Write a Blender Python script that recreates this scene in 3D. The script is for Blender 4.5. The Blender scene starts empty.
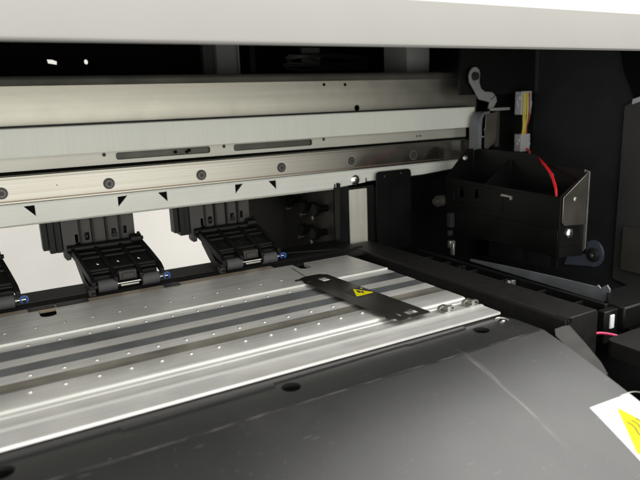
import bpy, bmesh, math, random
from mathutils import Vector, Matrix
from mathutils.geometry import tessellate_polygon
random.seed(7)
S = 0.001                                   # everything below is written in millimetres
scene = bpy.context.scene
COL = scene.collection
ORG = {}

# ------------------------------------------------------------------ materials
def mat(name, base, metal=0.0, rough=0.5, spec=0.5, noise=None, bump=None, streak=None, rvar=0.0, coat=0.0):
    """noise=(scale, amount, tint) mottles the colour; streak=(sx, sy, sz, amount) brushed lines; bump=(scale, strength)"""
    m = bpy.data.materials.new(name); m.use_nodes = True
    nt = m.node_tree; N = nt.nodes; L = nt.links
    b = N['Principled BSDF']
    b.inputs['Base Color'].default_value = (*base, 1)
    b.inputs['Metallic'].default_value = metal
    b.inputs['Roughness'].default_value = rough
    b.inputs['Specular IOR Level'].default_value = spec
    b.inputs['Coat Weight'].default_value = coat
    tc = N.new('ShaderNodeTexCoord')
    col = None
    def noise_node(scale, det=5, vec=None):
        n = N.new('ShaderNodeTexNoise'); n.inputs['Scale'].default_value = scale; n.inputs['Detail'].default_value = det
        L.new(vec or tc.outputs['Object'], n.inputs['Vector']); return n
    facs = []
    if streak:
        mp = N.new('ShaderNodeMapping'); mp.inputs['Scale'].default_value = streak[:3]
        L.new(tc.outputs['Object'], mp.inputs['Vector'])
        n = noise_node(1.0, 6, mp.outputs[0]); facs.append((n, streak[3]))
    if noise:
        n = noise_node(noise[0]); facs.append((n, noise[1]))
    cur = None
    for n, amt in facs:
        mr = N.new('ShaderNodeMapRange'); mr.inputs['From Min'].default_value = .25; mr.inputs['From Max'].default_value = .75
        mr.inputs['To Min'].default_value = 1 - amt; mr.inputs['To Max'].default_value = 1 + amt
        L.new(n.outputs['Fac'], mr.inputs['Value'])
        mx = N.new('ShaderNodeVectorMath'); mx.operation = 'SCALE'
        if cur is None: mx.inputs[0].default_value = base
        else: L.new(cur, mx.inputs[0])
        L.new(mr.outputs[0], mx.inputs['Scale']); cur = mx.outputs[0]
    if cur is not None: L.new(cur, b.inputs['Base Color'])
    if rvar and facs:
        mr = N.new('ShaderNodeMapRange'); mr.inputs['From Min'].default_value = .25; mr.inputs['From Max'].default_value = .75
        mr.inputs['To Min'].default_value = rough - rvar; mr.inputs['To Max'].default_value = rough + rvar
        L.new(facs[-1][0].outputs['Fac'], mr.inputs['Value']); L.new(mr.outputs[0], b.inputs['Roughness'])
    if bump:
        n = noise_node(bump[0], 4)
        bp = N.new('ShaderNodeBump'); bp.inputs['Strength'].default_value = bump[1]; bp.inputs['Distance'].default_value = .0003
        L.new(n.outputs['Fac'], bp.inputs['Height']); L.new(bp.outputs[0], b.inputs['Normal'])
    return m

M = {}
M['cover']   = mat('warm_white_paint', (.37,.363,.345), rough=.5, noise=(30,.02), bump=(900,.15))
M['wall']    = mat('cream_wall_paint', (.445,.432,.41), rough=.8, noise=(2.2,.16))
M['flange']  = mat('pale_grey_painted_steel', (.70,.71,.655), metal=.1, rough=.42, noise=(25,.05), streak=(4,60,500,.05))
M['scale']   = mat('pale_aluminium_extrusion', (.74,.755,.68), metal=.05, rough=.45, streak=(500,60,4,.03), noise=(14,.03))
M['beam']    = mat('brushed_beam_metal', (.50,.485,.41), metal=.9, rough=.33, noise=(60,.05), streak=(4,80,220,.09), rvar=.04, bump=(130,.16))
M['rail']    = mat('ground_rail_steel', (.37,.355,.305), metal=.97, rough=.15, noise=(12,.05), streak=(3,100,1500,.16), rvar=.04)
M['rail_dk'] = mat('rail_groove', (.30,.22,.17), metal=.8, rough=.4)
M['panel']   = mat('inner_panel_metal', (.50,.49,.43), metal=.5, rough=.42, noise=(20,.06), streak=(4,60,300,.05))
M['alu']     = mat('brushed_aluminium', (.84,.83,.80), metal=.7, rough=.42, noise=(35,.10), streak=(9,700,100,.16), rvar=.05)
M['alu_lt']  = mat('bright_aluminium_edge', (.52,.52,.49), metal=.2, rough=.45, noise=(50,.05), streak=(6,500,300,.06))
M['dimple']  = mat('raised_dimple_metal', (.60,.60,.57), metal=.7, rough=.32)
M['groove']  = mat('dark_smooth_groove', (.135,.142,.15), metal=.35, rough=.34, noise=(38,.42), streak=(9,900,100,.12), rvar=.05)
M['groove_b']= mat('worn_brown_groove', (.21,.195,.165), metal=.4, rough=.40, noise=(48,.40), streak=(9,900,100,.12), rvar=.05)
M['brown']   = mat('brown_back_strip', (.42,.34,.26), metal=.4, rough=.45, noise=(80,.15))
M['plastic'] = mat('black_plastic', (.005,.005,.005), rough=.45, spec=.25, noise=(90,.2), bump=(1500,.15))
M['rib']     = mat('dark_grey_plastic', (.036,.034,.029), rough=.5, noise=(60,.15), bump=(900,.1))
M['sheet']   = mat('black_coated_sheet', (.0042,.0042,.0042), rough=.36, spec=.2, noise=(30,.4), rvar=.08, bump=(500,.1))
M['bar']     = mat('black_textured_sheet', (.009,.0085,.008), rough=.5, spec=.3, noise=(150,.3), bump=(1800,.5))
M['inner']   = mat('dark_interior', (.003,.003,.003), rough=.8, spec=.1, noise=(20,.2))
M['navy']    = mat('dark_side_panel', (.020,.021,.0235), rough=.6, spec=.25, noise=(40,.2), bump=(900,.2))
M['greycov'] = mat('dark_grey_side_cover', (.034,.0335,.033), rough=.5, noise=(30,.08), bump=(1200,.3))
M['brownwall']=mat('brown_black_plate', (.045,.042,.034), rough=.5, noise=(20,.1))
M['roller']  = mat('grey_rubber', (.085,.085,.088), rough=.7, noise=(200,.1))
M['black_roll']=mat('black_feed_roller', (.014,.0135,.013), spec=.22, rough=.6, noise=(60,.2), streak=(3,200,200,.1))
M['chrome']  = mat('bright_steel', (.80,.79,.74), metal=1, rough=.22, noise=(80,.05))
M['steel']   = mat('dull_steel', (.42,.41,.38), metal=.9, rough=.38, noise=(90,.12), streak=(60,60,900,.08), rvar=.05)
M['dksteel'] = mat('dark_screw_steel', (.095,.088,.075), metal=.6, rough=.35, noise=(120,.1))
M['zinc']    = mat('zinc_steel', (.19,.205,.22), metal=.5, rough=.5, noise=(60,.18), rvar=.08)
M['tabblue'] = mat('blue_grey_zinc', (.15,.18,.235), metal=.5, rough=.45, noise=(60,.1))
M['insul']   = mat('silver_plate', (.70,.68,.60), metal=.55, rough=.40, streak=(700,60,12,.14), noise=(30,.08))
M['flap']    = mat('worn_metal_flap', (.26,.24,.205), metal=.85, rough=.34, noise=(35,.22), rvar=.08)
M['worn']    = mat('worn_dull_bracket', (.03,.029,.026), metal=.2, rough=.55, spec=.25, noise=(90,.3))
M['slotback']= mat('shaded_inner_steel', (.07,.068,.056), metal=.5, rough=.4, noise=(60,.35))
M['postgrey']= mat('grey_inner_post', (.22,.22,.21), rough=.5, noise=(30,.1))
M['dkflap']  = mat('dark_worn_flap', (.15,.138,.118), metal=.85, rough=.3, noise=(35,.25), rvar=.08)
M['plate']   = mat('thin_dark_steel', (.085,.08,.072), metal=.9, rough=.2, noise=(30,.15), streak=(300,14,100,.12), rvar=.05)
M['blue']    = mat('blue_plastic', (.025,.10,.38), rough=.35)
M['conn']    = mat('grey_connector_plastic', (.40,.41,.42), rough=.45)
M['yellow_w']= mat('yellow_wire', (.60,.48,.06), rough=.4)
M['red_w']   = mat('red_wire', (.75,.015,.02), rough=.35)
M['dred_w']  = mat('dark_red_wire', (.22,.015,.01), rough=.4)
M['pink_w']  = mat('pink_wire', (.75,.05,.16), rough=.4)
M['black_w'] = mat('black_wire', (.01,.01,.01), rough=.4)
M['lever']   = mat('grey_lever', (.30,.30,.29), metal=.3, rough=.45, noise=(60,.08))
M['white_s'] = mat('white_sticker', (.66,.66,.66), rough=.6, spec=.2)
M['yellow_s']= mat('yellow_sticker', (.66,.60,.0), rough=.6, spec=.2)
M['ink']     = mat('black_ink', (.02,.02,.02), rough=.45)
M['olive']   = mat('olive_ink', (.10,.10,.01), rough=.6, spec=.2)
M['faint']   = mat('faint_grey_ink', (.42,.42,.42), rough=.6, spec=.2)
M['wtip']    = mat('white_plastic', (.75,.76,.78), rough=.4)

def deck_material():
    m = mat('scuffed_dark_deck_plastic', (.0165,.0165,.0165), rough=.38, spec=.55, noise=(26,.06), rvar=.03, bump=(1600,.22))
    nt = m.node_tree; N = nt.nodes; L = nt.links; b = N['Principled BSDF']
    base = b.inputs['Base Color'].links[0].from_socket
    geo = N.new('ShaderNodeTexCoord'); sep = N.new('ShaderNodeSeparateXYZ'); L.new(geo.outputs['Object'], sep.inputs[0])
    def math_(op, a, b_=None, c=None, clamp=False):
        n = N.new('ShaderNodeMath'); n.operation = op; n.use_clamp = clamp
        for i, v in enumerate((a, b_, c)):
            if v is None: continue
            if isinstance(v, (int, float)): n.inputs[i].default_value = v
            else: L.new(v, n.inputs[i])
        return n.outputs[0]
    X, Y = sep.outputs[0], sep.outputs[1]      # metres, object origin = world origin for the deck
    def noise(vec_scale, scale=1.0, det=4):
        mp = N.new('ShaderNodeMapping'); mp.inputs['Scale'].default_value = vec_scale
        L.new(geo.outputs['Object'], mp.inputs[0])
        n = N.new('ShaderNodeTexNoise'); n.inputs['Scale'].default_value = scale; n.inputs['Detail'].default_value = det
        L.new(mp.outputs[0], n.inputs[0]); return n.outputs['Fac']
    def smooth(v, lo, hi):
        n = N.new('ShaderNodeMapRange'); n.interpolation_type = 'SMOOTHSTEP'
        L.new(v, n.inputs[0]); n.inputs[1].default_value = lo; n.inputs[2].default_value = hi
        return n.outputs[0]
    # long scratch bundle running front to back at X = 214 mm
    wob = math_('MULTIPLY', math_('SUBTRACT', noise((1, 30, 1)), .5), .0022)
    dx = math_('ABSOLUTE', math_('SUBTRACT', math_('SUBTRACT', X, .2142), wob))
    width = math_('SUBTRACT', 1.0, smooth(dx, .0003, .0022))
    streaks = smooth(noise((3600, 40, 1), 1.0, 3), .50, .66)
    along = math_('MULTIPLY', smooth(Y, .150, .185), math_('SUBTRACT', 1.0, smooth(Y, .215, .240)))
    f1 = math_('MULTIPLY', math_('MULTIPLY', width, streaks), along)
    # scuff line along the crease
    wob2 = math_('MULTIPLY', math_('SUBTRACT', noise((9, 1, 1)), .5), .002)
    dy = math_('ABSOLUTE', math_('SUBTRACT', math_('SUBTRACT', Y, .2272), wob2))
    f2 = math_('MULTIPLY', math_('SUBTRACT', 1.0, smooth(dy, .0002, .0010)), smooth(noise((90, 900, 1)), .42, .66))
    f2 = math_('MULTIPLY', f2, .26)
    # stray short scratches: warped, stretched cells
    def scr(rot, seed, thr):
        mp = N.new('ShaderNodeMapping'); mp.inputs['Rotation'].default_value = (0, 0, rot); mp.inputs['Scale'].default_value = (55, 900, 1)
        mp.inputs['Location'].default_value = (seed, seed * 2, 0)
        L.new(geo.outputs['Object'], mp.inputs[0])
        v = N.new('ShaderNodeTexVoronoi'); v.inputs['Scale'].default_value = 1; L.new(mp.outputs[0], v.inputs[0])
        a = math_('SUBTRACT', 1.0, smooth(v.outputs['Distance'], .05, .2))
        sepc = N.new('ShaderNodeSeparateColor'); L.new(v.outputs['Color'], sepc.inputs[0])
        return math_('MULTIPLY', a, math_('GREATER_THAN', sepc.outputs[0], thr))
    f3 = math_('MULTIPLY', math_('ADD', math_('ADD', scr(1.75, 3, .975), scr(1.25, 17, .975)), scr(2.1, 9, .980)), .20)
    # dust specks
    def dust(sc, thr, r):
        v = N.new('ShaderNodeTexVoronoi'); v.inputs['Scale'].default_value = sc; L.new(geo.outputs['Object'], v.inputs[0])
        sepc = N.new('ShaderNodeSeparateColor'); L.new(v.outputs['Color'], sepc.inputs[0])
        a = math_('SUBTRACT', 1.0, smooth(v.outputs['Distance'], r * .4, r))
        return math_('MULTIPLY', math_('MULTIPLY', a, math_('GREATER_THAN', sepc.outputs[0], thr)), sepc.outputs[1])
    f4 = math_('MULTIPLY', dust(520, .80, .20), .22)
    f5 = math_('MULTIPLY', dust(170, .95, .10), .5)
    f6 = math_('MULTIPLY', smooth(noise((14, 14, 14), 1.0, 8), .52, .78), .03)     # greasy haze patches
    tot = math_('MULTIPLY', f1, .55)
    for f in (f2, f3, f4, f5, f6): tot = math_('ADD', tot, f, clamp=True)
    mix = N.new('ShaderNodeMix'); mix.data_type = 'RGBA'
    L.new(tot, mix.inputs['Factor']); L.new(base, mix.inputs['A']); mix.inputs['B'].default_value = (.42, .41, .39, 1)
    L.new(mix.outputs['Result'], b.inputs['Base Color'])
    return m
M['deck'] = deck_material()

# ------------------------------------------------------------------ mesh helpers
def new(): return bmesh.new()

def box(bm, x0, x1, y0, y1, z0, z1, mi=0):
    vs = [bm.verts.new((x, y, z)) for x in (x0, x1) for y in (y0, y1) for z in (z0, z1)]
    for f in ((0,1,3,2),(4,6,7,5),(0,4,5,1),(2,3,7,6),(0,2,6,4),(1,5,7,3)):
        bm.faces.new([vs[i] for i in f]).material_index = mi
    return vs

def prism(bm, pts, to3, d0, d1, holes=(), mi=0, mside=None):
    """polygon with holes in a plane, given thickness; to3(u, v, d) -> xyz"""
    loops = [list(pts)] + [list(h) for h in holes]
    flat = [p for l in loops for p in l]
    tris = tessellate_polygon([[Vector((p[0], p[1], 0)) for p in l] for l in loops])
    A = [bm.verts.new(to3(p[0], p[1], d0)) for p in flat]
    B = [bm.verts.new(to3(p[0], p[1], d1)) for p in flat]
    for t in tris:
        try:
            bm.faces.new([A[i] for i in t]).material_index = mi
            bm.faces.new([B[i] for i in reversed(t)]).material_index = mi
        except ValueError: pass
    k = 0
    for l in loops:
        n = len(l)
        for i in range(n):
            a, b = k + i, k + (i + 1) % n
            bm.faces.new([A[a], A[b], B[b], B[a]]).material_index = mi if mside is None else mside
        k += n

XZ = lambda u, v, d: (u, d, v)
XY = lambda u, v, d: (u, v, d)
YZ = lambda u, v, d: (d, u, v)

def circ(cx, cy, r, n=20, ry=None): return [(cx + r*math.cos(2*math.pi*i/n), cy + (ry or r)*math.sin(2*math.pi*i/n)) for i in range(n)]
def rect(a, b, c, d): return [(a, b), (c, b), (c, d), (a, d)]
def rrect(x0, y0, x1, y1, r, n=5):
    out = []
    for cx, cy, a in ((x1-r, y0+r, -90), (x1-r, y1-r, 0), (x0+r, y1-r, 90), (x0+r, y0+r, 180)):
        for i in range(n+1):
            t = math.radians(a + 90*i/n); out.append((cx + r*math.cos(t), cy + r*math.sin(t)))
    return out

def extrude_x(bm, prof, x0, x1, mats=None, cap=True):
    """closed (y, z) outline drawn along X; mats[i] is the material of segment i"""
    A = [bm.verts.new((x0, y, z)) for y, z in prof]; B = [bm.verts.new((x1, y, z)) for y, z in prof]
    n = len(prof)
    for i in range(n):
        j = (i+1) % n
        bm.faces.new([A[i], A[j], B[j], B[i]]).material_index = (mats[i] if mats else 0)
    if cap:
        for t in tessellate_polygon([[Vector((p[0], p[1], 0)) for p in prof]]):
            bm.faces.new([A[i] for i in t]); bm.faces.new([B[i] for i in reversed(t)])

def cyl(bm, p0, p1, r, n=20, r1=None, cap=True, mi=0):
    p0, p1 = Vector(p0), Vector(p1); d = (p1-p0).normalized()
    a = d.orthogonal().normalized(); b = d.cross(a); r1 = r if r1 is None else r1
    A = [bm.verts.new(p0 + r*(a*math.cos(2*math.pi*i/n) + b*math.sin(2*math.pi*i/n))) for i in range(n)]
    B = [bm.verts.new(p1 + r1*(a*math.cos(2*math.pi*i/n) + b*math.sin(2*math.pi*i/n))) for i in range(n)]
    for i in range(n):
        bm.faces.new([A[i], A[(i+1)%n], B[(i+1)%n], B[i]]).material_index = mi
    if cap:
        bm.faces.new(list(reversed(A))).material_index = mi; bm.faces.new(B).material_index = mi

def tube(bm, pts, r, n=10, sub=8, mi=0):
    P = [Vector(p) for p in pts]; Q = [P[0]*2-P[1]] + P + [P[-1]*2-P[-2]]
    path = []
    for i in range(1, len(Q)-2):
        for k in range(sub):
            t = k/sub; a, b, c, d = Q[i-1], Q[i], Q[i+1], Q[i+2]
            path.append(.5*((2*b) + (c-a)*t + (2*a-5*b+4*c-d)*t*t + (3*b-a-3*c+d)*t**3))
    path.append(P[-1])
    up = Vector((.3,.9,.2)); rings = []
    for i, p in enumerate(path):
        d = (path[min(i+1, len(path)-1)] - path[max(i-1, 0)]).normalized()
        a = d.cross(up).normalized(); b = d.cross(a)
        rings.append([bm.verts.new(p + r*(a*math.cos(2*math.pi*j/n) + b*math.sin(2*math.pi*j/n))) for j in range(n)])
    for A, B in zip(rings, rings[1:]):
        for j in range(n): bm.faces.new([A[j], A[(j+1)%n], B[(j+1)%n], B[j]]).material_index = mi
    bm.faces.new(rings[0][::-1]); bm.faces.new(rings[-1])

def dome(bm, x, y, z, r, h, n=10):
    prev = None
    for k in range(4):
        t = k/3*math.pi/2; rr, zz = r*math.cos(t), z + h*math.sin(t)
        if k == 3:
            top = bm.verts.new((x, y, z+h))
            for i in range(n): bm.faces.new([prev[i], prev[(i+1)%n], top])
        else:
            cur = [bm.verts.new((x+rr*math.cos(2*math.pi*i/n), y+rr*math.sin(2*math.pi*i/n), zz)) for i in range(n)]
            if prev:
                for i in range(n): bm.faces.new([prev[i], prev[(i+1)%n], cur[(i+1)%n], cur[i]])
            prev = cur

def build(name, bm, mats, parent=None, bevel=0, label=None, origin=None, smooth=35):
    bmesh.ops.recalc_face_normals(bm, faces=bm.faces)
    lo = Vector([min(v.co[i] for v in bm.verts) for i in range(3)]); hi = Vector([max(v.co[i] for v in bm.verts) for i in range(3)])
    c = Vector(origin) if origin is not None else (lo+hi)/2
    for v in bm.verts: v.co = (v.co - c) * S
    for f in bm.faces: f.smooth = True
    for e in bm.edges:
        if len(e.link_faces) != 2 or e.calc_face_angle(0) > math.radians(smooth): e.smooth = False
    me = bpy.data.meshes.new(name); bm.to_mesh(me); bm.free()
    for m in (mats if isinstance(mats, (list, tuple)) else [mats]): me.materials.append(M[m])
    o = bpy.data.objects.new(name, me); COL.objects.link(o)
    ORG[o.name] = c
    if parent is not None:
        o.parent = parent; o.location = (c - ORG[parent.name]) * S
    else: o.location = c * S
    if bevel:
        b = o.modifiers.new('bevel', 'BEVEL'); b.width = bevel*S; b.segments = 2; b.limit_method = 'ANGLE'; b.angle_limit = math.radians(40)
    if label: o['label'] = label
    return o

def thing(name, label, cat, loc):
    o = bpy.data.objects.new(name, None); COL.objects.link(o)
    o.location = Vector(loc)*S; ORG[o.name] = Vector(loc); o['label'] = label; o['category'] = cat
    o.empty_display_size = .02
    return o

def copy_tree(o, parent, off):
    c = o.copy(); COL.objects.link(c); c.parent = parent
    c.location = o.location + Vector(off)*S
    ORG[c.name] = ORG[o.name] + Vector(off)
    for ch in list(o.children): copy_tree(ch, c, (0, 0, 0))
    return c

def screw(parent, p, d, r, mt='chrome', name='screw', label=None):
    """pan head screw with a cross recess; p = seat, d = direction the head points to"""
    p, d = Vector(p), Vector(d).normalized(); bm = new()
    a = d.orthogonal().normalized(); b = d.cross(a)
    cyl(bm, p - d*.5, p + d*r*.25, r, 20); 
    cyl(bm, p + d*r*.25, p + d*r*.5, r, 20, r1=r*.62)
    o = build(name, bm, mt, parent, label=label)
    bm = new()
    for u, v in ((a, b), (b, a)):
        q = [p + d*(r*.52) + u*s1*r*.48 + v*s2*r*.11 for s1, s2 in ((1,1),(1,-1),(-1,-1),(-1,1))]
        q2 = [x + d*.06*(1 if u is a else 1.6) for x in q]
        A = [bm.verts.new(x) for x in q]; B = [bm.verts.new(x) for x in q2]
        bm.faces.new(A); bm.faces.new(B)
        for i in range(4): bm.faces.new([A[i], A[(i+1)%4], B[(i+1)%4], B[i]])
    if len(parent_chain(parent)) < 2: build('cross_recess', bm, 'ink', o)
    else:
        bm.free()
    return o
def parent_chain(o):
    out = []
    while o.parent: out.append(o); o = o.parent
    return out

X0 = -560        # the machine runs on to the left, out of the picture

# ================================================================== PRINTER
P = thing('large_format_printer', 'open large printer with pale top cover, metal rails and scuffed dark grey front deck', 'printer', (0, 300, -150))

# ---- platen ------------------------------------------------------
bm = new()
prof = [(262,-6), (262,-2.9), (256.9,-2.7), (257.3,-1.35), (264,-1.3), (271.2,-1.3), (272.2,-.7), (274.3,-.7), (275.2,-1.3), (283.4,-1.3), (284,-.8), (285.7,-.8), (286.3,-1.4),
        (288.6,-1.4), (289.4,-.3), (291,0), (308,0), (308.3,-.2), (318.8,-.2), (319.1,0), (330.3,0), (330.6,-.25), (341.6,-.25), (341.9,0), (352,0), (352.3,-.25),
        (366.9,-.25), (367.2,0), (375.2,0), (375.6,-6)]
mats = [1,1,0,0,0,1,1,1,0,1,1,1,0,1,1,0,2,2,2,0,2,3,2,0,3,3,3,0,0,0]
assert len(mats) == len(prof)
extrude_x(bm, prof, X0, 272.6, mats)
platen = build('platen', bm, ['alu','alu_lt','groove_b','groove'], P)
bm = new()
for (y, ph, pitch, z) in ((370.4, 130.1, 17, 0), (324.6, 107.5, 16.5, 0), (303.4, 102.9, 16, 0)):
    k = -8
    while ph + k*pitch < (196 if y > 310 else 205):
        dome(bm, ph + k*pitch, y, z-.02, 1.4, .8); k += 1
for k in range(-9, 4): dome(bm, 136.3 + k*17, 396, 1.38, 1.4, .8)
dm = build('dimple_row', bm, 'dimple', platen); dm['kind'] = 'stuff'
# rear plate with half-round notches in its back edge
notch = []
xs = [220.5, 124, 27.5, -69]
outline = [(X0, 376.4), (272, 376.4), (268.4, 431.4)]
for cx in xs:
    outline += [(cx+5.5, 431.4), (cx+5.2, 421)] + [(cx+5.2*math.cos(a), 419-5*math.sin(a)) for a in [math.radians(t) for t in range(20, 161, 20)]] + [(cx-5.2, 421), (cx-5.5, 431.4)] if cx != 124 else []
outline += [(X0, 431.4)]
bm = new(); prism(bm, outline, XY, 1.4, -2)
rp = build('rear_plate', bm, 'alu', platen, bevel=.25)
bm = new(); extrude_x(bm, [(375.7,.1),(376.3,1.5),(377.9,1.62),(377.9,1.30),(376.4,1.0)], X0, 272)
build('bright_edge', bm, 'alu_lt', platen)
bm = new(); extrude_x(bm, [(431.7,-1),(431.7,1.3),(439.6,1.4),(439.6,-1)], X0, 199)
build('back_strip', bm, 'brown', platen)
for a, b in ((16, 33), (-84, -67), (109, 121), (34,55)):    # black shims seen in the rear strip
    bm = new(); box(bm, a, b, 431.8, 440.4, .3, 1.8); build('shim', bm, 'plastic', platen)
# separate cut in the rear plate beside the loose plate
bm = new(); prism(bm, [(209.6,423),(210.6,423.2),(207.6,394),(206.6,394)], XY, 1.43, 1.3); build('seam', bm, 'ink', platen)
# two little spring clips on the front strip
for cx, cy in ((245, 277), (265.5, 277)):
    bm = new()
    box(bm, cx-3.4, cx+3.4, cy-3.5, cy+3.5, -.6, -.1)
    box(bm, cx-1.0, cx+1.2, cy-3.4, cy+3.2, -.1, 3.0)
    prism(bm, [(cx+1.2, 2.9), (cx+4.4, 2.6), (cx+5.0, .4), (cx+4.4, .4), (cx+4.0, 2.2), (cx+1.2, 2.4)], XZ, cy-3.2, cy-.2)
    prism(bm, [(cx-4.6, .1), (cx-4.0, .1), (cx-3.4, 2.0), (cx-1.0, 2.4), (cx-1.0, 2.9), (cx-3.8, 2.5)], XZ, cy+.4, cy+3.1)
    build('spring_clip', bm, 'steel', platen, bevel=.12)
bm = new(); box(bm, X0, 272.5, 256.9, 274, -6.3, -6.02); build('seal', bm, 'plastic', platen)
bm = new(); prism(bm, [(X0,249.6),(38,250.8),(38,248.8),(112,249.6),(112,252.2),(196,253.8),(196,252.8),(240,253.2),(240,256),(268,256.6),(268,261),(X0,261)], XY, -3.4, -4.2); build('lip_gap_strip', bm, 'ink', platen)  # black strip filling the gap between platen lip and deck

# ---- deck (front cover) -----------------------------------------
def dz(Y):
    if Y >= 226: return -4.0
    d = 226 - Y; return -4 - .27*d - d*d/1300
bm = new()
R = 9
corner = [(275.6-R*.35+ R*.35*math.cos(t), 262-R+R*math.sin(t)) for t in [math.radians(a) for a in range(0, 91, 15)]]
outline = [(X0, 226), (275.6, 226), (275.6, 246)] + [(275.6, 248), (273.5, 256), (268, 262), (262,264)] + [(X0, 264)]
holes = [circ(118.0, 244.3, 4.9, 28), circ(245.8, 246.4, 4.9, 28), circ(-8.5, 243.0, 4.9, 28), circ(-136, 244, 4.9, 28)]
prism(bm, outline, XY, -4, -6, holes)
ys = [226 - i*6 for i in range(0, 27)]
top = [[bm.verts.new((x, y, dz(y))) for x in (X0, 275.6)] for y in ys]
bot = [[bm.verts.new((x, y, dz(y)-2)) for x in (X0, 275.6)] for y in ys]
for i in range(len(ys)-1):
    bm.faces.new([top[i][0], top[i][1], top[i+1][1], top[i+1][0]])
    bm.faces.new([bot[i][1], bot[i][0], bot[i+1][0], bot[i+1][1]])
    bm.faces.new([top[i][1], bot[i][1], bot[i+1][1], top[i+1][1]])
    bm.faces.new([top[i][0], top[i+1][0], bot[i+1][0], bot[i][0]])
y = ys[-1]
e = [bm.verts.new((x, y-2, -190)) for x in (X0, 275.6)]; e2 = [bm.verts.new((x, y+1, -190)) for x in (X0, 275.6)]
bm.faces.new([top[-1][0], top[-1][1], e[1], e[0]]); bm.faces.new([bot[-1][1], bot[-1][0], e2[0], e2[1]])
bmesh.ops.remove_doubles(bm, verts=bm.verts, dist=.001)
deck = build('front_deck', bm, 'deck', P, origin=(0,0,0), smooth=60)
for hx, hy in ((118.0,244.3),(245.8,246.4),(-8.5,243.0)):
    bm = new(); cyl(bm, (hx,hy,-6.1), (hx,hy,-14), 5.3, 28, cap=False); cyl(bm, (hx,hy,-14), (hx,hy,-14.6), 5.4, 28)
    build('screw_recess', bm, 'plastic', deck)
    bm = new(); cyl(bm, (hx-1,hy-.6,-14), (hx-1,hy-.6,-11.5), 3.1, 20, r1=2.6)
    build('recessed_screw', bm, 'steel', deck)
screw(deck, (266.8, 250.6, -4), (0, 0, 1), 2.3, 'chrome', 'deck_screw')
bm = new(); tube(bm, [(262.8,251,-3.8),(264,253,-3.2),(267,253.6,-3.0),(270,251.4,-3.3),(271,248.6,-3.8)], .45, 8); build('wire_loop', bm, 'steel', deck)
# thin metal side flange wedge outside the deck edge
bm = new()
w = [(276.2,188,-18),(276.6,200,-13),(277.4,212,-9.5),(280,221,-7),(284.5,225.5,-5.4),(288,222.6,-3.4),(290.4,220,-2.6),(289.4,208,-9.5),(287.6,196,-16.5),(284,189,-20)]
A = [bm.verts.new(p) for p in w]; B = [bm.verts.new((p[0], p[1], p[2]-1)) for p in w]
bm.faces.new(A); bm.faces.new(B[::-1])
for i in range(len(w)): bm.faces.new([A[i], A[(i+1)%len(w)], B[(i+1)%len(w)], B[i]])
build('side_flange', bm, 'worn', deck)

def drape(pts, off, mats, holes=()):
    bm = new(); prism(bm, pts, XY, 0, -.01, holes)
    bmesh.ops.remove_doubles(bm, verts=bm.verts, dist=1e-5)
    bm.free(); bm = new()
    tris = tessellate_polygon([[Vector((p[0], p[1], 0)) for p in l] for l in [pts] + list(holes)])
    flat = [p for l in [pts] + list(holes) for p in l]
    V = [bm.verts.new((p[0], p[1], 0)) for p in flat]
    for t in tris: bm.faces.new([V[i] for i in t])
    for k in range(60, 226, 2):
        bmesh.ops.bisect_plane(bm, geom=bm.verts[:]+bm.edges[:]+bm.faces[:], plane_co=(0, k, 0), plane_no=(0, 1, 0))
    for v in bm.verts: v.co.z = dz(v.co.y) + off
    r = bmesh.ops.extrude_face_region(bm, geom=bm.faces[:])
    for v in [g for g in r['geom'] if isinstance(g, bmesh.types.BMVert)]: v.co.z -= .12
    return bm
sticker = build('warning_sticker', drape([(245.4,171.8),(275.3,170.9),(275.4,118),(239.0,118),(240.6,140)], .16, 0), 'white_s', deck)
def stroke(pts, w):
    P_ = [Vector((*p, 0)) for p in pts]; Lf, Rt = [], []
    for i, p in enumerate(P_):
        d = (P_[min(i+1, len(P_)-1)] - P_[max(i-1, 0)]).normalized(); n = Vector((-d.y, d.x, 0))*w/2
        Lf.append((p+n)[:2]); Rt.append((p-n)[:2])
    return Lf + Rt[::-1]
def join(a, b):
    me = bpy.data.meshes.new('t'); b.to_mesh(me); b.free(); a.from_mesh(me); bpy.data.meshes.remove(me); return a
apex, bl, br = Vector((259.4,166.6)), Vector((242.6,143.8)), Vector((271.4,140.8))
def rtri(a, b, c, r):
    out = []
    for p, q, s in ((a, c, b), (b, a, c), (c, b, a)):
        u = (q-p).normalized(); v = (s-p).normalized()
        out += [tuple(p+u*r), tuple(p+(u+v)*r*.33), tuple(p+v*r)]
    return out
cen = (apex+bl+br)/3
border = build('triangle_outline', drape(rtri(cen+(apex-cen)*1.035, cen+(bl-cen)*1.035, cen+(br-cen)*1.035, 1.6), .22, 0), 'faint', deck)
build('yellow_triangle', drape(rtri(apex, bl, br, 1.5), .28, 0), 'yellow_s', deck)
bm = new()
for k in range(3):
    x = 255.6 + 3.3*k
    bm = join(bm, drape(stroke([(x + 1.0*math.sin((t/12)*2*math.pi), 158.4 - t*.85) for t in range(13)], .8), .36, 0))
bm = join(bm, drape(stroke([(252.6,146.4),(265.5,145.2)], .8), .34, 0))
build('hot_surface_symbol', bm, 'olive', deck)
bm = new()
for k in range(4): bm = join(bm, drape(rect(271.0+.2*k, 166.3-1.0*k, 273.2-.3*k, 166.8-1.0*k), .22, 0))
build('fine_print', bm, 'faint', deck)

# ---- top cover ---------------------------------------------------
bm = new()
pr = [(262,157.6),(260.4,158.6),(260,160),(260,180.6),(261.2,182),(290,232),(700,236),(700,228),(292,224),(266,182),(264,166),(264,158)]
extrude_x(bm, pr, X0, 620)
tc = build('top_cover', bm, 'cover', P, label='pale warm white top cover edge')
bm = new(); box(bm, X0, 620, 264.2, 300, 166, 170); build('cover_lining', bm, 'inner', tc)
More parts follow.
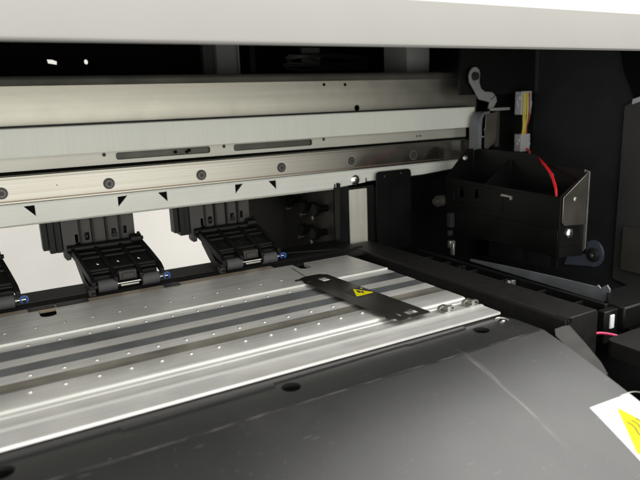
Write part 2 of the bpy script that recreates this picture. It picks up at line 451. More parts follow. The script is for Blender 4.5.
# inner roof and rear closing panel with two punched openings showing the wall
bm = new(); box(bm, X0, 620, 300, 690, 205, 208); build('inner_roof', bm, 'inner', P)
bm = new()
prism(bm, rect(X0, 60, 620, 205), XZ, 640, 642,
      [[(71.5,181.2),(72.2,177.6),(79.8,176.3),(80.2,179.4),(76.5,181.0)], circ(106.5, 179.0, 1.9, 12, 2.4)])
rear = build('rear_panel', bm, 'inner', P)
bm = new(); box(bm, 210, 221.5, 596, 604, 150, 205); build('inner_post', bm, 'rib', P)
bm = new(); box(bm, 222, 243, 590, 604, 150, 205); box(bm, 243, 244.5, 586, 604, 150, 205); build('inner_post', bm, 'postgrey', P)
bm = new(); box(bm, 262, 268, 600, 606, 150, 205); build('inner_post', bm, 'sheet', P)
bm = new()
for k in range(7):
    z = 168 + k*2.2
    tube(bm, [(290+random.uniform(0,12), 580, z), (315, 575, z+random.uniform(-3,3)), (350, 578, z-2+random.uniform(-3,3)), (400, 585, z-1)], .9, 6, 5)
build('cable_bundle', bm, 'black_w', P)
bm = new(); box(bm, 318, 340, 590, 596, 172, 190); build('inner_module', bm, 'rib', P)
bm = new(); box(bm, 404, 434, 520, 560, 160, 196); build('inner_bracket', bm, 'postgrey', P)

# ---- carriage beam (gold toned) ---------------------------------
bm = new()
# face sheet with three punched holes, then the bent top
prism(bm, rect(X0, 108, 470, 150.6), XZ, 486, 487.2, [circ(283.5,149.0-1.4,1.5,14), circ(306,148.6-1.4,1.5,14), circ(318.5,125.6,2.9,18)])
extrude_x(bm, [(486.2,150.6),(485.7,151.0),(485.9,151.5),(486.3,154.5),(486.9,156.4),(488.4,157.6),(491,158),(600,158.2),(600,156),(491,156.4),(488.6,155.8),(487.4,150.6)], X0, 470)
beam = build('carriage_beam', bm, 'beam', P)
bm = new(); box(bm, X0, 470, 488.2, 489.2, 60, 150.8); build('beam_back', bm, 'inner', beam)
bm = new(); box(bm, 470.1, 472, 486, 640, 60, 158); build('beam_end', bm, 'sheet', beam)

# ---- slotted panel under the scale cover ------------------------
slots = []; 
for k in range(-5, 3):
    a = 93.8 + 96.8*k
    if k in (0, 1, -4): slots.append(rrect(a, 94.3, a+76, 99.9, 2.0))
    slots.append(circ(a-8.6, 98.9, 1.5, 14))
slots.append(rrect(391-1, 94.6, 391+1, 96.6, .8)); slots.append(rrect(386, 94.6, 388, 96.6, .8))
bm = new(); prism(bm, rect(X0, 91.4, 452, 118), XZ, 482, 483, slots)
sp = build('slotted_panel', bm, 'panel', P)
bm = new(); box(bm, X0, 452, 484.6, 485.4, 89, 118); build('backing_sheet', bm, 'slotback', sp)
for k in range(-5, 3):
    bm = new(); cyl(bm, (85.2+96.8*k, 484.3, 98.9), (85.2+96.8*k, 483.3, 98.9), 1.9, 14); build('hole_shade_disc', bm, 'ink', sp)  # black disc behind each hole, standing in for its shade
bm = new()
for x, z in ((141, 97), (150.5, 96.6), (152.5,97.6)): cyl(bm, (x,484.4,z), (x,483.2,z), 1.3, 12)
build('slot_fastener', bm, 'inner', sp)
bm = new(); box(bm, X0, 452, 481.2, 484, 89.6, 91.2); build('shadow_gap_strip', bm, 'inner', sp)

# ---- scale cover (pale extrusion in front) ----------------------
bm = new()
extrude_x(bm, [(470,101.6),(469.6,102.2),(469.6,121.2),(470.2,121.9),(478,121.9),(478,120.4),(471.4,120.4),(471.4,103),(473,101.6)], X0, 452)
sc = build('scale_cover', bm, 'scale', P)
bm = new(); box(bm, X0, 452, 470.6, 480, 122.1, 122.9); box(bm, X0, 452, 480, 485.6, 119, 123.2); build('shadow_line_strip', bm, 'plastic', sc)  # black strips put in for the shadow between beam and scale cover

# ---- linear rail -------------------------------------------------
bm = new()
zt, zb = 89.4, 69.2
extrude_x(bm, [(474,zb),(472.4,zb+.3),(472,zb+.8),(472,zb+1.9),(472.5,zb+2.1),(472.5,zb+2.6),(472,zb+2.8),(472,zt-2.6),(472.5,zt-2.4),(472.5,zt-1.9),(472,zt-1.7),(472,zt-.8),(472.5,zt-.2),(474,zt),(480.8,zt),(480.8,zb)],
          X0, 449, [0,0,0,0,1,0,0,0,0,1,0,0,0,0,0,0])
rail = build('linear_rail', bm, ['rail','rail_dk'], P)
for k in range(-6, 7):
    x = 84.6 + 72.5*k
    if x > 445: continue
    bm = new()
    # counterbore ring and socket head screw
    prism(bm, circ(x, 77.9, 4.6, 28), XZ, 471.9, 472.3, [circ(x, 77.9, 4.2, 28)])
    build('counterbore_ring', bm, 'steel', rail)
    bm = new(); prism(bm, circ(x, 77.9, 4.15, 28), XZ, 471.85, 472.2); build('counterbore', bm, 'ink', rail)
    bm = new(); prism(bm, circ(x+.2, 77.7, 3.1, 24), XZ, 471.4, 471.84, [circ(x+.2, 77.7, 1.5, 6)]); build('socket_screw', bm, 'dksteel', rail, bevel=.12)
bm = new(); cyl(bm, (48.5,472.05,80.2), (48.5,471.95,80.2), .45, 8); build('pit_mark', bm, 'ink', rail)

# ---- rail flange with triangular cut-outs -----------------------
tri = []
for k in range(-6, 3):
    o = 97.4*k
    tri.append([(91.2+o, 66.2), (91.2+o, 58.6), (98.6+o, 66.4)])
    tri.append([(122.6+o, 66.2), (129.8+o, 66.4), (129.8+o, 58.4)])
tri = [t for t in tri if t[1][0] < 235]
bm = new()
prism(bm, [(X0,52.4),(286.6,53.6),(286.8,57.2),(288.4,57.4),(288.8,53.6),(292,53.6)] + [(322,55.6),(322.2,59.8),(323.6,60),(324,56.4),(392,57),(447,60.5),(449,62),(449,69),(X0,69)], XZ, 479.4, 480.8, tri)
fl = build('rail_flange', bm, 'flange', P, bevel=.25)
bm = new(); extrude_x(bm, [(480.9,52.6),(479.6,52.2),(479.2,52.5),(480.9,53.4)], X0, 286); build('rolled_edge', bm, 'flange', fl)
bm = new(); box(bm, X0, 449, 481.2, 482.0, 54.5, 87.5); build('flange_backing', bm, 'inner', fl)
screw(fl, (309.5, 479.0, 59.0), (0, -1, 0), 4.7, 'chrome', 'large_screw')

# ---- feed path behind the platen --------------------------------
bm = new(); box(bm, X0, 300, 437.6, 491, -3.2, -.8)
guide = build('paper_guide', bm, 'black_roll', P, bevel=.4)
bm = new(); cyl(bm, (X0, 456, -9.2), (300, 456, -9.2), 10, 48); build('feed_roller', bm, 'black_roll', P)
bm = new(); box(bm, X0, 300, 488, 491, -30, -3.2); build('guide_back', bm, 'inner', guide)
bm = new(); prism(bm, [(211,482),(290,452),(296,470),(290,491),(240,491)], XY, -.5, 1.0); build('guide_flap', bm, 'bar', guide, bevel=.4)

# ---- pinch roller unit (the one nearest the middle of the picture)
def pinch_unit():
    O = (75, 470, 20)
    u = new()
    # housing body with vertical ribs
    for a, b, y0, zlo in ((34.6,38.6,486,30), (39.0,43.2,484,27.6), (43.6,48.2,487,27.0)): box(u, a, b, y0, 497, zlo, 60)
    box(u, 48.2, 103, 494.5, 497, 26, 60)
    hs = build('pinch_roller_unit', u, 'plastic', P, bevel=.3, origin=O)
    # lighter face panels, each its own pressed panel
    bm = new(); prism(bm, [(48.6,60),(48.6,22.5),(50.2,20.2),(53.2,20.6),(54.5,29),(57,32),(60.8,33.4),(60.8,60)], XZ, 486, 494.4); build('tail_bracket', bm, 'rib', hs, bevel=.4)
    for a, b, win in ((62.6,70.2,(65.2,68.4,34,40)), (72,80.6,None), (82.4,91,(85.4,88.6,34,40.5)), (92.8,103.2,(94.5,97,35.5,41.5))):
        bm = new(); prism(bm, rect(a, 30.5, b, 60), XZ, 488, 494.3, [rect(win[0], win[2], win[1], win[3])] if win else []); build('ribbed_panel', bm, 'rib', hs, bevel=.25)
    bm = new(); box(bm, 60.9, 62.5, 485.6, 494, 32, 60); box(bm, 70.3, 71.9, 485.6, 494, 32, 60); box(bm, 80.8, 82.3, 485.6, 494, 32, 60); box(bm, 91.1, 92.7, 485.6, 494, 32, 60)
    build('divider_rib', bm, 'plastic', hs)
    bm = new(); box(bm, 57.4, 60, 486, 488, 33, 40); box(bm, 64.8, 67.2, 486, 487.6, 36, 38.4); box(bm, 85, 89, 486.2, 487.6, 34, 37.2); box(bm, 86, 87.6, 486.2, 487.6, 37.2, 39.6); build('latch', bm, 'plastic', hs, bevel=.2)
    # hinge
    bm = new(); cyl(bm, (51, 484.5, 29), (101, 484.5, 29), 3.1, 18); build('hinge_pin', bm, 'plastic', hs)
    bm = new(); cyl(bm, (98, 484, 31), (106.4, 484, 31), 4.0, 18); cyl(bm, (106.2, 484, 31), (108.2, 484, 31), 1.6, 12); cyl(bm, (103, 480, 35.5), (105, 480, 35.5), 1.6, 12); build('hinge_knob', bm, 'plastic', hs, bevel=.3)
    # pressed arm: sloping floor with three through holes, ribs on top
    yb, yf = 484.0, 450.0
    def T(uu, t, h):      # uu 0..1 across, t 0 (back) .. 1 (front), h above floor
        xb = 53.5 + uu*52; xf = 60.6 + uu*52.6
        zc = 27.6 - 16.4*t + .8*math.sin(math.pi*t)
        return (xb + (xf-xb)*t, yb + (yf-yb)*t, zc + h)
    bm = new()
    oc = [(i/30, j/20) for i in range(31) for j in range(21)]
    hol = [[(a + .022*math.cos(q), .54 + .05*math.sin(q)) for q in [2*math.pi*i/12 for i in range(12)]] for a in (.215, .50, .80)]
    pts = [(i/12, 0) for i in range(13)] + [(1, j/8) for j in range(1, 9)] + [(1-i/12, 1) for i in range(1, 13)] + [(0, 1-j/8) for j in range(1, 8)]
    # front notches where the two rollers sit
    fr = [(1,0),(1,.5),(1,.80),(.99,.80),(.70,.80),(.70,.9),(.30,.9),(.30,.80),(.01,.80),(0,.80),(0,.5)]
    prism(bm, [(0,0),(.33,0),(.66,0)] + fr, lambda a, b, d: T(a, b, d), 0, -1.4, hol)
    build('arm_floor', bm, 'plastic', hs)
    for a, w, h, t1 in ((-.02,.055,3.4,1.10), (.30,.05,3.0,1.04), (.655,.05,3.0,1.04), (.965,.055,3.4,1.0)):
        bm = new(); n = 10
        rows = []
        for i in range(n+1):
            t = i/n*t1; hh = h*(1-.25*(i/n)) if i < n else h*.2
            rows.append([bm.verts.new(T(a, t, -3.2)), bm.verts.new(T(a+w, t, -3.2)), bm.verts.new(T(a+w, t, hh)), bm.verts.new(T(a, t, hh))])
        for A, B in zip(rows, rows[1:]):
            for k in range(4): bm.faces.new([A[k], A[(k+1)%4], B[(k+1)%4], B[k]])
        bm.faces.new(rows[0]); bm.faces.new(rows[-1][::-1])
        build('arm_rib', bm, 'plastic', hs, bevel=.25)
    for t in (.16, .33, .74):
        bm = new()
        A = [T(.03, t, .1), T(.98, t, .1), T(.98, t+.035, .1), T(.03, t+.035, .1)]; B = [T(.03, t, 1.5), T(.98, t, 1.5), T(.98, t+.035, 1.5), T(.03, t+.035, 1.5)]
        A = [bm.verts.new(p) for p in A]; B = [bm.verts.new(p) for p in B]
        bm.faces.new(A); bm.faces.new(B)
        for k in range(4): bm.faces.new([A[k], A[(k+1)%4], B[(k+1)%4], B[k]])
        build('cross_bar', bm, 'plastic', hs)
    bm = new(); box(bm, 80.5, 93.5, 451, 458.5, 7.5, 14.4); box(bm, 82.6, 91.6, 449.8, 451, 8.5, 12.6); build('spring_box', bm, 'rib', hs, bevel=.4)
    bm = new(); box(bm, 57.6, 62.4, 446.6, 452, -.3, 4.4); build('end_block', bm, 'rib', hs, bevel=.3)
    # left side cheek reaching down to the guide
    bm = new()   # moulded underbody that closes the arm from below
    A = [bm.verts.new((x-4*(y-447)/35, y, z)) for x in (58.6,) for y, z in ((482,25),(470,21),(457,9.5),(447,7.5),(446.4,1.2),(450,-.3),(457,-.3),(470,10),(480,19))]
    B = [bm.verts.new((x-4*(y-447)/35, y, z)) for x in (62.5,) for y, z in ((482,25),(470,21),(457,9.5),(447,7.5),(446.4,1.2),(450,-.3),(457,-.3),(470,10),(480,19))]
    bm.faces.new(A); bm.faces.new(B[::-1])
    for i in range(len(A)): bm.faces.new([A[i], A[(i+1)%len(A)], B[(i+1)%len(A)], B[i]])
    build('side_cheek', bm, 'plastic', hs, bevel=.3)
    bm = new()
    pf = ((461,13.2),(458,11.2),(457,-.3),(461,-.3))
    A = [bm.verts.new((62.0-5*(y-450)/35, y, z)) for y, z in pf]; B = [bm.verts.new((111.5-5*(y-450)/35, y, z)) for y, z in pf]
    bm.faces.new(A); bm.faces.new(B[::-1])
    for i in range(len(A)): bm.faces.new([A[i], A[(i+1)%len(A)], B[(i+1)%len(A)], B[i]])
    build('underbody', bm, 'plastic', hs)
    # rollers, hubs, shaft
    for a, b in ((64.7, 78.4), (97.0, 110.0)):
        bm = new(); cyl(bm, (a, 452, 5.0), (b, 452, 5.0), 4.6, 28); r = build('pinch_roller', bm, 'roller', hs, bevel=.5)
        bm = new(); cyl(bm, (a-1.4, 452, 5.0), (a-.02, 452, 5.0), 3.0, 18); build('hub_end', bm, 'plastic', hs)
        bm = new(); cyl(bm, (a-1.9, 452, 5.0), (a-1.4, 452, 5.0), 1.7, 16); build('bearing', bm, 'chrome', hs)
        bm = new(); cyl(bm, (b+.02, 452, 5.0), (b+1.0, 452, 5.0), 2.2, 16); build('hub_end', bm, 'steel', hs)
    bm = new(); cyl(bm, (60, 452, 5.0), (117, 452, 5.0), 1.05, 14); build('shaft', bm, 'chrome', hs)
    bm = new(); box(bm, 80.6, 94, 447.6, 448.6, 3.6, 5.2); build('spring_wire', bm, 'chrome', hs, bevel=.2)
    bm = new()
    n = 22; 
    for ring in range(1):
        pr_ = []
        for i in range(n+1):
            t = math.radians(-60 + 300*i/n)
            pr_.append((452 + 2.5*math.cos(t), 5.2 + 2.5*math.sin(t)))
        inn = [(452 + 1.55*math.cos(math.radians(-60+300*i/n)), 5.2 + 1.55*math.sin(math.radians(-60+300*i/n))) for i in range(n+1)]
        q = lambda a: (115.9 + (a[0]-452)*1.15, 5.4 + (a[1]-5.2)*1.15)
        prism(bm, [q(a) for a in pr_] + [q(a) for a in inn[::-1]], XZ, 449.6, 451.4)
    build('blue_clip', bm, 'blue', hs, bevel=.2)
    return hs
pu = pinch_unit()
for k in (-2, -1, 1):
    copy_tree(pu, P, (100.3*k, 0, 0))

# ---- right hand end of the paper path ---------------------------
bm = new(); prism(bm, rect(482, -60, 622, 90), YZ, 302, 303.5); kp = build('knob_plate', bm, 'brownwall', P)
bm = new(); prism(bm, rect(212, -110, 303, 90), XZ, 622, 623.5); build('inner_cross_plate', bm, 'brownwall', P)
for y, z in ((578,29.5),(545,27.5),(520,27.6),(551,2.6),(524,2.4)):
    bm = new()
    cyl(bm, (302, y, z), (290, y, z), 3.6, 16)
    star = []
    for i in range(32):
        t = 2*math.pi*i/32; rr = 6.4 if (i % 4) < 2 else 5.2
        star.append((y + rr*math.cos(t), z + rr*math.sin(t)))
    prism(bm, star, YZ, 292, 286)
    kb = build('adjusting_knob', bm, 'plastic', kp, bevel=.3)
    bm = new(); cyl(bm, (284, y-1, z-8.0), (289, y-1, z-8.0), 2.1, 12); build('knob_screw', bm, 'chrome', kp)
bm = new(); box(bm, 289, 291, 475, 484, -16, 58); build('edge_post', bm, 'sheet', P, bevel=.3)
bm = new()
prism(bm, rrect(291.2, -16, 331, 52.6, 1), XZ, 477.6, 479.1); sb = build('silver_plate_bracket', bm, 'sheet', P)
bm = new(); prism(bm, rrect(300.6, -6.2, 320.6, 50.5, .8), XZ, 475.4, 476.6); build('silver_plate', bm, 'insul', sb, bevel=.2)
bm = new()
prism(bm, [(331,-14),(373.2,-14)] + [(373.2,61),(372.2,63.8),(369.4,65)] + [(334.6,65),(332,63.9),(331,61)], XZ, 474.2, 475.4,
      [circ(341.5, 60, 1.2, 12), circ(361, 61.4, 1.2, 12)])
box(bm, 331, 332.2, 475.5, 510, -14, 50)
eb = build('end_bracket', bm, 'sheet', P, bevel=.2)

# bar beside the platen
bm = new()
extr = [(291.5, -44), (291.5, -1.4), (292.6, -.2), (320, 0), (321.6, -1.4), (322, -44)]
prism(bm, extr, XZ, 223.6, 470)
bar = build('side_bar', bm, 'bar', P, bevel=.5)
bm = new(); cyl(bm, (294, 222.6, -1.6), (294, 232, -1.6), 1.9, 16, cap=False); cyl(bm, (294, 223.2, -1.6), (294, 224, -1.6), 1.0, 10); build('rolled_corner', bm, 'bar', bar)
bm = new(); box(bm, 276.2, 291, 264, 440, -46, -22); build('gap_floor', bm, 'inner', P)

# channel with posts, right of the bar
bm = new(); box(bm, 332, 346, 238, 420, -26, -12); ch = build('cable_channel', bm, 'sheet', P, bevel=.5)
bm = new(); box(bm, 346.4, 350, 236, 430, -26, -5.5); build('channel_wall', bm, 'plastic', ch, bevel=.4)
bm = new(); box(bm, 332, 334, 238, 410, -12, -8.8); build('channel_lip', bm, 'plastic', ch, bevel=.3)
for y in (252, 283, 318, 352, 384, 408):
    bm = new(); box(bm, 334.2, 346.2, y, y+1.6, -12, -7); build('channel_post', bm, 'plastic', ch, bevel=.2)
for y in (312, 366):
    bm = new(); cyl(bm, (338, y, -12), (338, y, -6.5), 2.2, 14); cyl(bm, (338,y,-6.5), (338,y,-5.6), 1.2, 10); box(bm, 340, 344, y-2, y+1, -12, -6); build('channel_stud', bm, 'steel' if y == 312 else 'plastic', ch, bevel=.2)
bm = new(); box(bm, 338, 352, 230, 236, -30, -7.6); eb2 = build('channel_end', bm, 'plastic', ch, bevel=.8)
bm = new(); box(bm, 342.4, 346.4, 228.6, 229.9, -19.5, -10.2); build('white_tab', bm, 'wtip', ch, bevel=.4)

# zinc strip
bm = new()
prism(bm, [(256,-14.5),(252,-12),(252,-4.5),(254.4,-1.6),(257,-3.2),(259,-5.4),(261.5,-3.4),(264,-5),(300,-6.0),(350,-8.0),(390,-10.5),(390,-12.5),(330,-13.4)], YZ, 373.4, 374.8)
zs = build('zinc_strip', bm, 'zinc', P, bevel=.15)
bm = new(); box(bm, 352, 373, 250, 425, -22, -15); build('strip_base', bm, 'plastic', zs, bevel=.6)
bm = new(); box(bm, 375, 440, 236, 430, -34, -24); box(bm, 375.5, 378, 240, 320, -24, -8); build('lower_tray', bm, 'plastic', P, bevel=.8)
bm = new(); prism(bm, [(352.4,226),(420,226),(420,256),(376,256),(362,246),(352.4,238)], XY, -6.5, -22); build('corner_block', bm, 'plastic', P, bevel=1.2)
bm = new(); prism(bm, rrect(315.4, 140, 392, 213.4, 5, 6), XY, -15, -25); build('foam_pad', bm, 'bar', P, bevel=1.6)
bm = new(); tube(bm, [(322,229,-19),(329,226,-18.2),(336,219,-19.5),(340,214,-22)], .8, 8); build('pink_wire', bm, 'pink_w', P)
bm = new(); tube(bm, [(268,170.9,-20.6),(277,170,-20.5),(284,168,-22.5),(292,164,-26)], .25, 6); build('thin_wire', bm, 'steel', P)
bm = new(); box(bm, 276.2, 620, 100, 640, -110, -60); build('base_pan', bm, 'inner', P)
bm = new(); box(bm, X0, 276, 150, 700, -110, -106); build('base_pan', bm, 'inner', P)

# ---- sheet metal box on the right -------------------------------
bm = new(); prism(bm, [(312,3),(312,52.2),(440,56.5),(446,54),(446,6)], YZ, 393, 394.2, [rrect(421,40,427,50,.6), rrect(402,41,407,51,.6)])
hb = build('metal_housing', bm, 'sheet', P, bevel=.2)
bm = new(); prism(bm, [(312.6,3.6),(312.6,25.5),(330,25.5),(360,27),(444,27),(444,6)], YZ, 391.9, 392.95); build('lower_panel', bm, 'sheet', hb, bevel=.2)
bm = new(); prism(bm, [(372,33),(372,51.5),(436,53),(436,33)], YZ, 392.3, 392.95, [[(375,36),(433,36),(433,50),(375,48.8)]]); build('raised_rim', bm, 'sheet', hb, bevel=.15)
bm = new(); prism(bm, [(394.2,3),(394.2,52.6),(424.5,69.8),(424.5,0)], XZ, 313.4, 314.6); build('front_wall', bm, 'sheet', hb)
bm = new(); prism(bm, [(396,31),(396,51.6),(423.2,68.6),(424,66),(424,28.2),(422,26.5),(399,28.5)], XZ, 311.8, 313.2); fw = build('bent_flap', bm, 'dkflap', hb, bevel=.4)
bm = new(); prism(bm, rect(394.3, 12, 418, 30), XZ, 312.6, 313.3); build('flap_lower', bm, 'sheet', hb)
bm = new(); prism(bm, [(311.6,69.6),(311.6,6),(314,3),(316,71)], YZ, 424.7, 426.2); build('flap_edge', bm, 'steel', hb)
bm = new(); prism(bm, [(314,0),(314,69.8),(365,72),(370,80),(440,82),(452,79),(446,0)], YZ, 430, 431.2); build('rear_wall', bm, 'sheet', hb)
bm = new(); box(bm, 394.4, 429.8, 315, 445, 3, 20); build('housing_floor', bm, 'inner', hb)
bm = new(); prism(bm, [(394.2,56),(420,82),(429,82),(429,30),(394.2,30)], XZ, 446.2, 447.4); build('end_gusset', bm, 'sheet', hb)
bm = new(); prism(bm, [(396,52),(428,74),(428,40),(396,40)], XZ, 398, 399.2); build('inner_gusset', bm, 'sheet', hb)
bm = new(); box(bm, 394.4, 429.6, 340, 440, 46, 48); build('inner_shelf', bm, 'inner', hb)
screw(hb, (405.4, 312.6, 21.4), (0, -1, 0), 4.1, 'chrome', 'housing_screw')
screw(hb, (409.5, 311.8, 48.8), (0, -1, 0), 1.9, 'steel', 'flap_screw')
screw(hb, (430, 352, 63), (-1, 0, 0), 2.3, 'steel', 'rear_screw')
bm = new(); prism(bm, [(361,47.8),(361,44.6),(363,44.2),(363,46.4),(372,46.6),(374,47.2),(372,48.6)], YZ, 391.6, 392.9); build('wire_hook', bm, 'steel', hb)
screw(hb, (415, 443, 74), (-.4, -1, .2), 2.4, 'steel', 'gusset_screw')
bm = new(); box(bm, 392.2, 393.4, 312.4, 318, -6, 2.9); build('foot_tab', bm, 'sheet', hb)
# dim clutter in the dark under the rail end
bm = new(); cyl(bm, (388,452,33), (396,452,33), 5.5, 18); cyl(bm, (384,452,33), (388,452,33), 3, 14); build('dark_pulley', bm, 'brownwall', P)
bm = new(); box(bm, 386, 391, 430, 436, 10, 24); box(bm, 385, 390, 431, 434, 2, 7); build('small_connector', bm, 'navy', P, bevel=.5)
bm = new(); box(bm, 366, 372, 408, 412, -3, 3.5); box(bm, 366, 368, 404, 408, -9, 2); build('small_latch', bm, 'steel', P, bevel=.5)

# ---- right side walls -------------------------------------------
bm = new(); prism(bm, rect(300, -80, 462, 205), YZ, 531, 534); build('right_wall', bm, 'navy', P)
bm = new(); box(bm, 424, 529.2, 461, 464, 134, 205); bp = build('upper_black_panel', bm, 'plastic', P)
bm = new(); box(bm, 529.4, 530.8, 458, 462, 134, 205); build('panel_edge', bm, 'rib', bp)
bm = new(); box(bm, 300, 620, 500, 504, -110, 88); build('lower_rear_wall', bm, 'inner', P)
bm = new(); box(bm, 472.5, 620, 500, 504, 88.5, 205); build('upper_rear_wall', bm, 'inner', P)
bm = new(); box(bm, 480, 620, 472, 476, -80, 205); build('rear_right_wall', bm, 'inner', P)
bm = new()   # moulded grey side cover, slanted top
prism(bm, [(354,-48),(354,119),(346,123),(140,190),(140,-90)], YZ, 526, 620)
gc = build('grey_side_cover', bm, 'greycov', P, bevel=1.2)
bm = new(); prism(bm, [(345.5,124.6),(229.8,161.8),(229.8,205),(372,205),(358,150)], YZ, 528, 620); build('side_cover_top', bm, 'inner', gc)
bm = new(); prism(bm, [(345.4,124.2),(240,158.2),(240,153.2),(345.4,119.6)], YZ, 524.8, 526.2); build('edge_highlight_strip', bm, 'conn', gc, bevel=.3)  # added pale strip: light on the cover's top edge put into colour
bm = new(); prism(bm, rrect(286, -34, 341, 8, 2), YZ, 519, 525.8); build('side_block', bm, 'rib', gc, bevel=2)
bm = new(); prism(bm, [(412,-46),(404,-26)] + [(378-12*math.cos(t), -27.5+14*math.sin(t)) for t in [math.radians(a) for a in range(100, -101, -20)]], YZ, 528.4, 530.6)
tb = build('screw_tab', bm, 'tabblue', P, bevel=.4)
screw(tb, (528.4, 376.6, -28.2), (-1, 0, 0), 7.2, 'ink', 'tab_screw'); screw(tb, (525, 377, -28.7), (-1, 0, 0), 2.4, 'steel', 'tab_screw_core')

# ---- lever, U bracket and worn plate at the scale cover's end ---
def ring_path(pts, w): return stroke(pts, w)
bm = new()
body = [(430.5,152),(431.6,156.5),(435,160),(439.5,160.4),(443.5,157.8),(444.6,153),(443.8,146),(446.5,139.5),(452,136.4),(462,135.8),(467.5,131),(468.5,126.5),(464,120.5),(457.5,119.5),(459.5,126),(451.5,127.6),(445,129),(436,140.5),(431.5,146)]
prism(bm, body, XZ, 455, 457.4, [circ(437.4,151.6,4.2,20)])
lv = build('release_lever', bm, 'lever', P, bevel=.4)
bm = new(); cyl(bm, (437.4,456,151.6), (437.4,452.6,151.6), 3.9, 20); cyl(bm, (437.4,452.6,151.6), (437.4,451.8,151.6), 1.5, 10); build('pivot', bm, 'ink', lv)
bm = new(); prism(bm, stroke([(459,128.6),(463.5,130.6),(466.5,133.6)], .7), XZ, 454.7, 455.2); build('bend_line', bm, 'ink', lv)
bm = new(); box(bm, 458, 484, 452, 455, 117.4, 120.2); build('lever_foot', bm, 'lever', lv, bevel=.4)
bm = new()
prism(bm, [(441.6,77),(441.6,104),(443.4,112),(447.6,116.8),(456,117.4),(456,115.2),(449,114.2),(446.4,110),(445.6,102),(445.6,77)], XZ, 452, 466)
ub = build('u_bracket', bm, 'zinc', P, bevel=.4)
bm = new(); prism(bm, [(456.8,80),(456.8,96),(455.6,98),(457.2,101),(457.6,115),(473.6,115.6),(472.6,92),(470,84),(461,79)], XZ, 459, 460); build('worn_plate', bm, 'flap', P, bevel=.2)
bm = new(); box(bm, 474.2, 480, 462, 464, 80, 118); build('dark_plate', bm, 'rib', P)
screw(ub, (455, 452, 74), (0, -1, 0), 2.0, 'steel', 'bracket_screw')

# ---- connectors and wires ---------------------------------------
Yc = 452
def connector(cx, z0, z1, w, nm):
    bm = new(); prism(bm, rrect(cx-w/2, z0, cx+w/2, z1, 1.0), XZ, Yc-4, Yc+4)
    c = build(nm, bm, 'conn', P, bevel=.5)
    bm = new(); box(bm, cx-w/2-1.6, cx+w/2+1.6, Yc-3, Yc+3, z1-8, z1-4.6); box(bm, cx+w*.12, cx+w*.34, Yc-5.2, Yc-4, z0+3, z1-6); build('latch', bm, 'conn', c, bevel=.4)
    bm = new(); tube(bm, [(cx+w/2, Yc, z1-6),(cx+w/2+3, Yc-1, z1-10),(cx+w/2+2.4, Yc-1, z0+6),(cx+w/2, Yc, z0+3)], .8, 8)
    tube(bm, [(cx-w/2, Yc, z1-6),(cx-w/2-2.4, Yc-1, z1-10),(cx-w/2-.4, Yc-1, z0+8)], .8, 8); build('locking_arm', bm, 'conn', c)
    return c
connector(503, 112, 135.6, 15, 'wire_connector')
connector(503.4, 74, 92, 14, 'wire_connector')
for i, (dx, mt) in enumerate(((-3.0,'yellow_w'),(-.9,'yellow_w'),(1.9,'yellow_w'),(4.4,'dred_w'))):
    bm = new(); x = 500.6 + dx
    tube(bm, [(x+1.2,Yc-5,134),(x+1,Yc-5.2,122),(x+.8+.5*i,Yc-5,110),(x+1.8-.8*i,Yc-4.4,100),(x+2,Yc-3,90)], .8, 8); build('wire', bm, mt, P)
bm = new(); tube(bm, [(508,449,76),(516,446,74.5),(526,440,68),(524,420,58),(505,395,52),(478,372,50.6),(455,350,51.6),(436,328,54.8),(421,318,57.5),(414,316,54),(412,317,46)], 1.5, 10)
bm.free(); bm = new()
tube(bm, [(506,449,77),(502,440,74.5),(470,411.5,74.4),(446,383.5,75.8),(436,370.3,74.6),(427.5,356.9,70.8),(422,346.3,65.2),(417,338.8,59.6),(412.5,332.7,53.1),(411,330,40)], 1.25, 10)
rw = build('red_wire', bm, 'red_w', P)

# ================================================================== loose plate on the platen
org = (204.6, 273.4, 1.5)
PL = thing('media_edge_plate', 'thin dark steel plate with yellow warning triangle lying across ribbed aluminium platen', 'metal plate', org)
rot = math.radians(4.2)
def L(u, v): return (org[0] + u*math.cos(rot) - v*math.sin(rot), org[1] + u*math.sin(rot) + v*math.cos(rot))
def LP(pts): return [L(*p) for p in pts]
bm = new()
out = [(2.4,0),(8,-.4),(8,1.2),(12,1.2),(12,-.4),(27,.2),(27.4,2),(26.6,100),(26.8,112),(22,117.5),(12,118.4),(6,117.4),(4,115.6),(-1.2,115.2),(-1.4,112.6),(3.2,111.4),(.6,104),(.8,92),(0,90),(.2,12),(-1.2,10),(-1.0,6),(2.2,5)]
prism(bm, LP(out), XY, 2.05, 1.55, [LP(rrect(13.6,4.8,22,11.6,.6)), LP(rrect(7.6,6.8,10,12,.5)), LP(rrect(14,98.4,21.2,107.2,.8)), LP(rrect(3.2,104.4,8.8,106,.5))])
build('plate_sheet', bm, 'plate', PL)
def flatpoly(pts, z, nm, mt): 
    bm = new(); prism(bm, LP(pts), XY, z, z-.04); return build(nm, bm, mt, PL)
flatpoly(rrect(9.6,50.5,30.0-4.2,69.6,1), 2.13, 'label_backing', 'ink')
flatpoly(rtri(Vector((18.6,69.0)), Vector((10.2,53.4)), Vector((25.4,53.4)), 1.2), 2.19, 'yellow_triangle', 'yellow_s')
flatpoly([(17.6,64),(19.8,64.2),(18.9,60.6),(21.4,61),(17.9,55),(18.5,59),(16.2,58.4)], 2.24, 'lightning_mark', 'ink')
flatpoly(circ(24.2,66.4,.9,10), 2.19, 'yellow_dot', 'yellow_s')

# ================================================================== wall behind
bm = new(); box(bm, -1600, 3400, 1700, 1720, -1400, 1500)
wl = build('wall', bm, 'wall'); wl['kind'] = 'structure'

# ================================================================== light
w = bpy.data.worlds.new('World'); scene.world = w; w.use_nodes = True
wn = w.node_tree; bg = wn.nodes['Background']
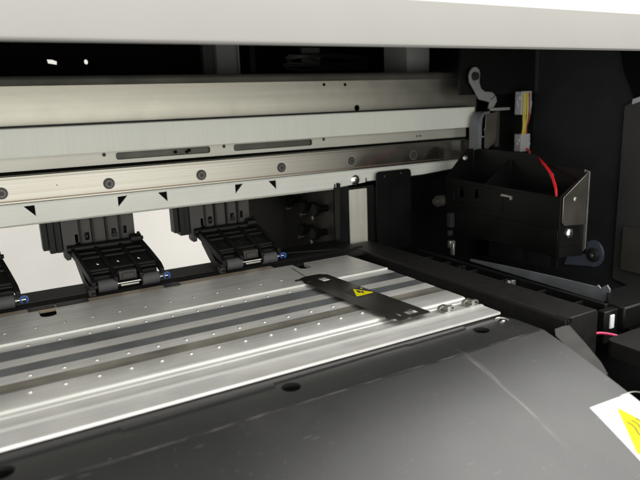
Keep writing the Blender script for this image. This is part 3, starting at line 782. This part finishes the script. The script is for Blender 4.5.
# unseen surroundings: glow added from front and left for the metal reflections, dim elsewhere
tcw = wn.nodes.new('ShaderNodeTexCoord'); dp = wn.nodes.new('ShaderNodeVectorMath'); dp.operation = 'DOT_PRODUCT'
nz = wn.nodes.new('ShaderNodeVectorMath'); nz.operation = 'NORMALIZE'
wn.links.new(tcw.outputs['Generated'], nz.inputs[0]); wn.links.new(nz.outputs[0], dp.inputs[0]); dp.inputs[1].default_value = (-.49, -.85, .18)
mw = wn.nodes.new('ShaderNodeMapRange'); mw.interpolation_type = 'SMOOTHSTEP'
mw.inputs['From Min'].default_value = .35; mw.inputs['From Max'].default_value = .74
mw.inputs['To Min'].default_value = .07; mw.inputs['To Max'].default_value = 2.05
wn.links.new(dp.outputs['Value'], mw.inputs['Value']); wn.links.new(mw.outputs[0], bg.inputs['Strength'])
bg.inputs['Color'].default_value = (1.0, .99, .945, 1)
def area(name, loc, target, size, size_y, power, col=(1,.985,.95)):
    l = bpy.data.lights.new(name, 'AREA'); l.shape = 'RECTANGLE'; l.size = size; l.size_y = size_y; l.energy = power; l.color = col
    o = bpy.data.objects.new(name, l); COL.objects.link(o); o.location = loc
    o.rotation_euler = (Vector(target) - Vector(loc)).to_track_quat('-Z', 'Y').to_euler(); return o
area('front_fill', (-1.1, -2.2, .95), (.15, .45, .05), 2.6, 1.1, 8)  # unseen lamp added for front light on the rails and platen
area('ceiling_lamp', (1.3, .1, 1.4), (.4, .2, .0), 2.9, 1.1, 80)
area('rear_wall_fill', (.8, 1.15, 1.6), (.6, 1.7, .0), 1.6, .3, 9)  # unseen lamp added to brighten the wall behind the machine

# ================================================================== camera
cam = bpy.data.cameras.new('camera'); co = bpy.data.objects.new('camera', cam); COL.objects.link(co); scene.camera = co
Mx = ((0.86704084, 0.1407947, -0.47792995), (-0.49684577, 0.17269283, -0.85048308), (-0.03720844, 0.97486103, 0.21968499))
m4 = Matrix.Identity(4)
for i in range(3):
    for j in range(3): m4[i][j] = Mx[i][j]
m4.translation = Vector((0, 0, .130)); co.matrix_world = m4
cam.sensor_width = 36; cam.lens = 600.83/640*36; cam.clip_start = .005; cam.clip_end = 50
cam.dof.use_dof = True; cam.dof.focus_distance = .44; cam.dof.aperture_fstop = 11
scene.view_settings.view_transform = 'Standard'; scene.view_settings.look = 'None'; scene.view_settings.gamma = 1
scene.view_settings.exposure = 0
scene.cycles.use_denoising = True
